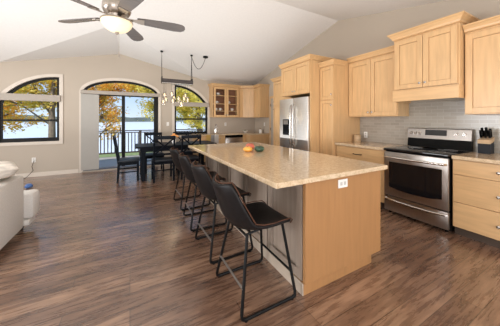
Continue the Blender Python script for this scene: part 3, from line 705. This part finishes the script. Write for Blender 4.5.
# ------------------------------------------------------------------ dining table and chairs
dt = thing('dining_table', (1.02, 5.76, 0), 'long blue-black dining table in front of the sliding door', 'table')
TX, TY = .92, .40
MB().box(-TX, TX, -TY, TY, .725, .762, .006).build('tabletop', 'dining', dt)
m_ = MB().box(-TX+.10, TX-.10, -TY+.07, -TY+.095, .63, .724).box(-TX+.10, TX-.10, TY-.095, TY-.07, .63, .724).box(-TX+.10, -TX+.125, -TY+.096, TY-.096, .63, .724).box(TX-.125, TX-.10, -TY+.096, TY-.096, .63, .724)
m_.build('apron', 'dining', dt)
for sx in (-1, 1):
    for sy in (-1, 1):
        x, y = sx*(TX-.16), sy*(TY-.065)
        MB().box(x-.042, x+.042, y-.042, y+.042, 0, .629, .005).build('leg', 'dining', dt)
def make_chair():     # faces +Y locally
    t = thing('dining_chair', (0, 0, 0), '', 'chair', group='cross-back dining chairs')
    w_, d_ = .225, .21
    sm = MB().box(-w_, w_, -d_, d_+.01, .435, .475, .014); sm.build('seat', 'dseat', t, True)
    MB().box(-w_+.03, w_-.03, -d_+.045, -d_+.065, .37, .434).box(-w_+.03, w_-.03, d_-.045, d_-.025, .37, .434).box(-w_+.02, -w_+.04, -d_+.066, d_-.046, .37, .434).box(w_-.04, w_-.02, -d_+.066, d_-.046, .37, .434).build('apron', 'dining', t)
    for sx in (-1, 1):
        x = sx*(w_-.022)
        MB().prism([(-d_-.018, .0), (-d_+.016, .0), (-d_+.038, .40), (-d_+.030, .50), (-d_-.055, 1.0), (-d_-.092, 1.0), (-d_-.010, .48), (-d_+.0, .40)], lambda u, v, dd: (dd, u, v), x-.018, x+.018).build('leg', 'dining', t)
        MB().box(x-.019, x+.019, d_-.045, d_-.007, 0, .434, .003).build('leg', 'dining', t)
        MB().box(x-.010, x+.010, -d_+.03, d_-.05, .20, .222).build('stretcher', 'dining', t)
        MB().box(x-.010, x+.010, -d_+.03, d_-.05, .29, .312).build('stretcher', 'dining', t)
    MB().box(-w_+.04, w_-.04, -d_+.005, -d_+.022, .24, .262).build('stretcher', 'dining', t)
    yb = lambda z: -d_+.010-(z-.50)*.168
    MB().bar((-w_, yb(.97), .965), (w_, yb(.97), .965), .022, .075, (0, 0, 1), .004).build('top_rail', 'dining', t)
    MB().bar((-w_+.04, yb(.60), .60), (w_-.04, yb(.60), .60), .018, .045, (0, 0, 1)).build('lower_rail', 'dining', t)
    a, c = w_-.05, .0
    m_ = MB()
    for sg in (-1, 1):
        pts = [Vector((sg*a*(1-2*q), yb(.62+.31*q)+.004*sg, .62+.31*q)) for q in (0, .5, 1)]
        m_.bar(pts[0], pts[2], .030, .014, (0, 1, .1))
    m_.build('cross_back', 'dining', t)
    return t
ch0 = make_chair()
CH = [((-.025, 5.72), -PI/2, 'blue-black dining chair at the left end of the table, seen side-on'),
      ((.655, 5.355), 0, 'near cross-back dining chair on the left, its back toward the camera'),
      ((1.235, 5.365), 0, 'near cross-back dining chair on the right, behind the farthest bar stools'),
      ((.56, 6.32), PI, 'far-side cross-back dining chair by the sliding door'),
      ((1.30, 6.32), PI, 'far-side cross-back dining chair under the right arched window')]
for i, ((x, y), a, lb) in enumerate(CH):
    o = ch0 if i == 0 else copy_tree(ch0)
    o.location = (x, y, 0); o.rotation_euler = (0, 0, a); o['label'] = lb
va = thing('vase', (.955, 5.70, .763), 'small white vase holding orange flowers on the dining table', 'vase')
MB().lathe([(.035, 0), (.05, .04), (.045, .09), (.028, .13), (.034, .15), (.028, .15), (.02, .12), (.02, .01)], seg=20).build('vase_body', 'white_ceramic', va, True)
fl = thing('flower_bouquet', (.955, 5.70, .763+.10), 'bunch of orange flowers in the white vase on the dining table', 'flowers')
rnd_ = random.Random(3); m_ = MB(); m2 = MB()
for k in range(22):
    a, r0 = rnd_.uniform(0, 2*PI), rnd_.uniform(0, .11); p = Vector((r0*math.cos(a), r0*math.sin(a)*.8, .125-r0*.55+rnd_.uniform(-.01, .015)))
    m2.tube([(p.x*.08, p.y*.08, .0), (p.x*.4, p.y*.4, .06), tuple(p)], .002, 5)
    rr_ = rnd_.uniform(.018, .028)
    m_.lathe([(rr_*.3, -rr_*.6), (rr_, -.1*rr_), (rr_*.9, rr_*.5), (rr_*.3, rr_*.75)], tuple(p), 9, lambda u: .18*math.cos(u*2*PI*4.5))
m_.build('blossoms', 'flower', fl, True); m2.build('stems', 'leafgreen', fl)

# ------------------------------------------------------------------ chandelier (beam with hanging jars)
cz = zB(5.6)
chd = thing('chandelier', (1.02, 5.6, 2.235), 'dark beam chandelier with clusters of hanging glass jar lights', 'chandelier')
MB().box(-.36, .36, -.09, .09, 0, .085, .006).build('beam', 'beam', chd)
MB().box(-.365, .365, -.075, .075, -.022, -.002, .004).build('underplate', 'nickel', chd)
for x in (-.36, .34):
    dz_ = cz-2.235-.04
    MB().box(x-.008, x+.008, -.085, .085, -.01, .13, .002).build('bracket', 'blackmetal', chd)
    MB().tube([(x, -.07, .125), (x, 0, dz_)], .0035, 6).tube([(x, .07, .125), (x, 0, dz_)], .0035, 6).build('cable', 'blackmetal', chd)
    MB().lathe([(.03, dz_), (.03, dz_+.025), (.012, dz_+.035)], (x, 0, 0), 14).build('ceiling_hook', 'blackmetal', chd)
cx = .70
MB().lathe([(.055, 0), (.065, .01), (.06, .035)], (cx, .0, cz-2.235-.037), 20).build('ceiling_canopy', 'blackmetal', chd, True)
pts = []
for k in range(17):
    q = k/16; pts.append((.34+(cx-.34)*q, 0, (cz-2.235-.05)*(1-q)+(cz-2.235-.03)*q-.55*4*q*(1-q)*.55))
MB().tube(pts, .006, 6).tube([(.34, 0, .08), (.34, 0, cz-2.235-.05)], .005, 6).build('power_cable', 'blackmetal', chd, True)
JR = [(-.30, .0, .30), (-.26, .05, .40), (-.33, -.05, .47), (-.14, -.02, .27), (-.08, .04, .36), (-.12, -.05, .44), (.03, .02, .38), (.08, -.04, .50), (.16, .03, .36), (.24, -.02, .40), (.20, .05, .29)]
for (x, y, dr_) in JR:
    j = MB().lathe([(.038, 0), (.046, .008), (.047, .095), (.032, .12), (.032, .135), (.030, .135), (.043, .095), (.043, .012), (.01, .006)], (x, y, -dr_-.07), 16).build('jar', 'jar', chd, True)
    MB().tube([(x, y, -.02), (x, y, -dr_+.075)], .0022, 5).build('cord', 'blackmetal', j)
    MB().cone((x, y, -dr_+.055), (x, y, -dr_+.078), .027, .025, 14).build('socket', 'nickel', j)
    MB().lathe([(.008, .045), (.017, .02), (.018, .0), (.008, -.02)], (x, y, -dr_), 12).build('bulb', 'bulb', j, True)
light('chandelier_glow', 'POINT', (1.02, 5.6, 1.62), (0, 0, 0), 5, (1, .75, .45), shadow_soft_size=.15)

# ------------------------------------------------------------------ ceiling fan
FX, FY = -.125, 2.82; fz = zB(FY)
fan = thing('ceiling_fan', (FX, FY, 2.47), 'five-blade ceiling fan with glowing alabaster bowl light', 'ceiling fan')
MB().lathe([(.075, fz-2.47-.06), (.078, fz-2.47-.02), (.07, fz-2.47-.01)], seg=24).build('canopy', 'fanmetal', fan, True)
MB().cone((0, 0, .2), (0, 0, fz-2.47-.05), .013, .013).build('downrod', 'fanmetal', fan, True)
MB().lathe([(.05, .21), (.10, .20), (.135, .15), (.14, .07), (.12, .03), (.085, .01), (.08, -.02)], seg=36).build('motor_housing', 'fanmetal', fan, True)
MB().lathe([(.07, -.021), (.09, -.03), (.155, -.045), (.158, -.055), (.06, -.056)], seg=36).build('light_fitter', 'fanmetal', fan, True)
MB().lathe([(.150, -.058), (.152, -.07), (.140, -.10), (.11, -.135), (.07, -.158), (.03, -.168), (.012, -.17)], seg=40).build('bowl_light', 'globe', fan, True)
MB().lathe([(.018, -.168), (.022, -.178), (.010, -.195), (.004, -.198)], seg=16).build('finial', 'fanmetal', fan, True)
MB().tube([(.02, -.03, -.165), (.02, -.03, -.42)], .0022, 5).lathe([(.004, -.02), (.008, .0), (.004, .02)], (.02, -.03, -.43), 8).build('pull_chain', 'fanmetal', fan, True)
for k in range(5):
    a = math.radians(-2+72*k)
    R3 = Matrix.Rotation(a, 4, 'Z'); tilt = Matrix.Rotation(math.radians(-13), 4, 'X')
    prof = [(.20, .045), (.28, .058), (.45, .070), (.60, .078), (.68, .068), (.715, .040), (.725, 0)]
    poly = prof+[(x, -y) for x, y in prof[::-1][1:]]
    bm_ = MB().prism(poly, XY, -.004, .004); bmesh.ops.transform(bm_.bm, matrix=R3 @ Matrix.Translation((0, 0, -.005)) @ tilt, verts=bm_.bm.verts[:])
    b_ = bm_.build('blade', 'blade', fan)
    ir = MB().prism([(.08, .018), (.17, .02), (.24, .045), (.27, .045), (.27, -.045), (.24, -.045), (.17, -.02), (.08, -.018)], XY, -.012, -.006)
    bmesh.ops.transform(ir.bm, matrix=R3 @ Matrix.Translation((0, 0, -.005)) @ tilt, verts=ir.bm.verts[:]); ir.build('blade_iron', 'fanmetal', b_)

# ------------------------------------------------------------------ sofa corner
so = thing('sofa', (-2.1, 3.35, 0), 'off-white linen sofa cropped by the left edge of the photo', 'sofa')
MB().box(.82, 1.0, -.52, .245, .07, .70, .035).build('arm', 'sofa', so, True)
MB().box(-1.0, -.82, -.52, .245, .07, .70, .035).build('arm', 'sofa', so, True)
MB().box(-.815, .815, -.52, -.30, .07, .80, .04).build('backrest', 'sofa', so, True)
MB().box(-.815, .985, -.295, .40, .07, .27, .02).build('base', 'sofa', so, True) if False else MB().box(-.815, .815, -.295, .24, .07, .27, .02).build('base', 'sofa', so, True)
MB().box(-.99, 1.04, .250, .45, .08, .15, .015).build('front_rail', 'sofa', so, True)
for (a, c) in ((-.81, -.005), (.005, .81)):
    m_ = MB().box(a, c, -.29, .47, .275, .46, .04); m_.build('seat_cushion', 'sofa', so, True)
m_ = MB().box(.815, 1.08, .252, .485, .155, .465, .045); m_.build('seat_cushion', 'sofa', so, True)
for (x, y) in ((-.93, .36), (.93, .36), (-.93, -.45), (.93, -.45)): MB().cone((x, y, 0), (x, y, .075), .022, .03, 12).build('foot', 'toe', so, True)
def pillow(loc, rot, w_, h_, t_, label):
    bm_ = bmesh.new(); n_ = 14
    for sg in (1, -1):
        g = [[bm_.verts.new((w_/2*u*(1-.08*(1-v*v)*0), sg*t_/2*((1-u**4)*(1-v**4))**.5, h_/2*v)) for u in [-1+2*i/n_ for i in range(n_+1)]] for v in [-1+2*j/n_ for j in range(n_+1)]]
        for j in range(n_):
            for i in range(n_): bm_.faces.new((g[j][i], g[j][i+1], g[j+1][i+1], g[j+1][i]))
    bmesh.ops.remove_doubles(bm_, verts=bm_.verts[:], dist=1e-4)
    b_ = MB(); b_.bm.free(); b_.bm = bm_; o = b_.build('throw_pillow', 'pillow', None, True, loc); o.rotation_euler = rot
    tag(o, label, 'pillow')
pillow((-1.30, 3.32, .812), (math.radians(84), math.radians(0), math.radians(20)), .44, .46, .19, 'cream knitted throw pillow lying on the sofa arm')
t = thing('pet_toy', (-1.76, 5.93, 0), 'small blue object lying on the floor beyond the sofa', 'toy')
MB().lathe([(.02, .001), (.055, .02), (.06, .05), (.035, .085), (.01, .09)], seg=16, sq=lambda u: .15*math.cos(u*6*PI)).build('toy_body', 'blue', t, True)

# ------------------------------------------------------------------ outdoors
o = MB().box(-2.0, 5.2, 7.22, 9.75, -.16, -.03).build('deck', 'deck'); struct(o)
rl = thing('deck_railing', (0, 9.6, -.03), 'dark deck railing with vertical balusters outside the sliding door', 'railing')
MB().box(-1.98, 5.1, -.045, .045, .955, .99, .004).build('top_rail', 'rail', rl)
MB().box(-1.98, 5.1, -.02, .02, .885, .92).build('upper_rail', 'rail', rl)
MB().box(-1.98, 5.1, -.02, .02, .13, .18).build('bottom_rail', 'rail', rl)
for k in range(1, 5): MB().box(-4.45+2.4*k-.045, -4.45+2.4*k+.045, -.044, .044, 0, .954).build('post', 'rail', rl)
for k in range(64):
    x = -1.92+k*.11
    if min(abs(x-(-4.45+2.4*q)) for q in range(1, 5)) > .06: MB().box(x-.017, x+.017, -.017, .017, .181, .884).build('baluster', 'rail', rl)
bm_ = bmesh.new(); N = 24; g = []
rr2 = random.Random(5)
for j in range(14):
    yv = 7.3+j*1.9
    g.append([bm_.verts.new((-40+80*i/N, yv, -.55-.085*(yv-7.3)+rr2.uniform(-.05, .05))) for i in range(N+1)])
for A, B in zip(g, g[1:]):
    for i in range(N): bm_.faces.new((A[i], A[i+1], B[i+1], B[i]))
b_ = MB(); b_.bm.free(); b_.bm = bm_; o = b_.build('lawn', 'lawn', None, True); struct(o)
o = MB().box(-700, 900, 25, 515, -2.75, -2.35).build('lake', 'water'); o['kind'] = 'stuff'; tag(o, 'pale shining lake beyond the deck and lawn', 'lake')
bm_ = bmesh.new(); top = []; bot = []; bk = []
for i in range(161):
    x = -500+i*8.5; zz = 5.5+3.6*abs(math.sin(i*.21))+rr2.uniform(0, 1.1)+1.5*math.sin(i*.05)
    bot.append(bm_.verts.new((x, 522+5*math.sin(i*.1), -2.4))); top.append(bm_.verts.new((x, 545+20*math.sin(i*.1), zz))); bk.append(bm_.verts.new((x, 600, -2.4)))
for i in range(160):
    bm_.faces.new((bot[i], bot[i+1], top[i+1], top[i])); bm_.faces.new((top[i], top[i+1], bk[i+1], bk[i]))
b_ = MB(); b_.bm.free(); b_.bm = bm_; o = b_.build('far_shore_woods', 'hill'); tag(o, 'low dark wooded shoreline across the lake', 'woods', kind='stuff')

def tree(loc, lean, crowns, mt, nleaf, ls, seed, label, name='tree'):
    hgt = lean[2]; rg = random.Random(seed); t = thing(name, loc, label, 'tree', group='autumn trees by the lake')
    tr = MB(); tp = Vector((lean[0], lean[1], hgt))
    tr.tube([(0, 0, 0), tuple(tp*.33+Vector((.05, 0, 0))), tuple(tp*.66), tuple(tp)], [.17, .14, .11, .05], 10)
    for c in crowns:
        c_ = Vector(c[:3]); st = tp*min(1, max(.25, (c_.z-.6)/hgt*.75)); mid = st*.45+c_*.55+Vector((0, 0, .15))
        tr.tube([tuple(st), tuple(mid), tuple(c_)], [.045, .03, .012], 6)
        for q in range(7):
            e_ = c_+Vector((rg.uniform(-1, 1)*c[3], rg.uniform(-1, 1)*c[3], rg.uniform(-.8, .6)*c[4]))
            tr.tube([tuple(mid), tuple((mid+e_)/2+Vector((0, 0, .08))), tuple(e_)], [.025, .015, .006], 5)
    tr.build('trunk', 'bark', t, True)
    bm_ = bmesh.new(); tot = sum(c[3]*c[3]*c[4] for c in crowns)
    for c in crowns:
        clumps = [Vector((rg.gauss(0, .42)*c[3], rg.gauss(0, .42)*c[3], rg.gauss(0, .42)*c[4])) for _ in range(26)]
        for _ in range(int(nleaf*c[3]*c[3]*c[4]/tot)):
            cl = rg.choice(clumps); p = Vector(c[:3])+cl+Vector((rg.gauss(0, .17), rg.gauss(0, .17), rg.gauss(0, .12)))
            a = Vector((rg.uniform(-1, 1), rg.uniform(-1, 1), rg.uniform(-.6, .6))).normalized(); b2 = a.orthogonal().normalized()
            b2 = Matrix.Rotation(rg.uniform(0, 6.28), 3, a) @ b2
            s_ = ls*rg.uniform(.6, 1.2)
            bm_.faces.new([bm_.verts.new(p+a*s_), bm_.verts.new(p+b2*s_*.5), bm_.verts.new(p-a*s_), bm_.verts.new(p-b2*s_*.5)])
    b_ = MB(); b_.bm.free(); b_.bm = bm_; b_.build('foliage', mt, t)
tree((-3.25, 13.3, -1.08), (.15, 0, 4.4), [(-.9, 0, 4.1, 1.3, .9), (.6, .3, 4.3, 1.2, .9), (-1.8, .4, 3.5, .9, .7), (-.2, .5, 3.4, 1.1, .6)], 'leaf_m', 9500, .075, 1, 'tree with orange and green leaves and grey trunk outside the left window')
tree((-6.6, 15.0, -1.25), (.2, 0, 4.6), [(.6, 0, 4.4, 1.5, 1.0), (1.5, .3, 3.0, .9, 1.0), (0, .5, 3.2, 1.2, .8)], 'leaf_o', 6500, .08, 2, 'orange tree at the far left, seen past the left window frame')
tree((-1.75, 13.6, -1.1), (.1, 0, 4.2), [(.5, 0, 3.9, 1.1, .8), (.75, .2, 2.9, .55, .7), (.9, 0, 2.1, .45, .6), (-.2, .2, 3.0, .6, .7), (1.5, .2, 4.3, .8, .5)], 'leaf_o', 7500, .072, 3, 'orange-leaved tree seen through the left part of the sliding door')
tree((1.75, 13.4, -1.1), (-.15, 0, 4.3), [(-.5, 0, 4.2, 1.2, .6), (-.75, .2, 3.2, .55, .6), (.2, 0, 3.4, .9, .7), (-1.3, 0, 4.5, .8, .4), (-.2, .1, 2.7, .4, .45)], 'leaf_y', 7500, .072, 4, 'yellow-green tree seen through the right part of the sliding door')
tree((3.75, 13.6, -1.1), (0, 0, 4.3), [(-.4, 0, 4.0, 1.2, .8), (-.5, .2, 3.0, .9, .6), (.5, 0, 3.3, .8, .7), (-.2, 0, 2.3, .7, .5)], 'leaf_y', 8500, .075, 5, 'yellow-green tree behind the right arched window')
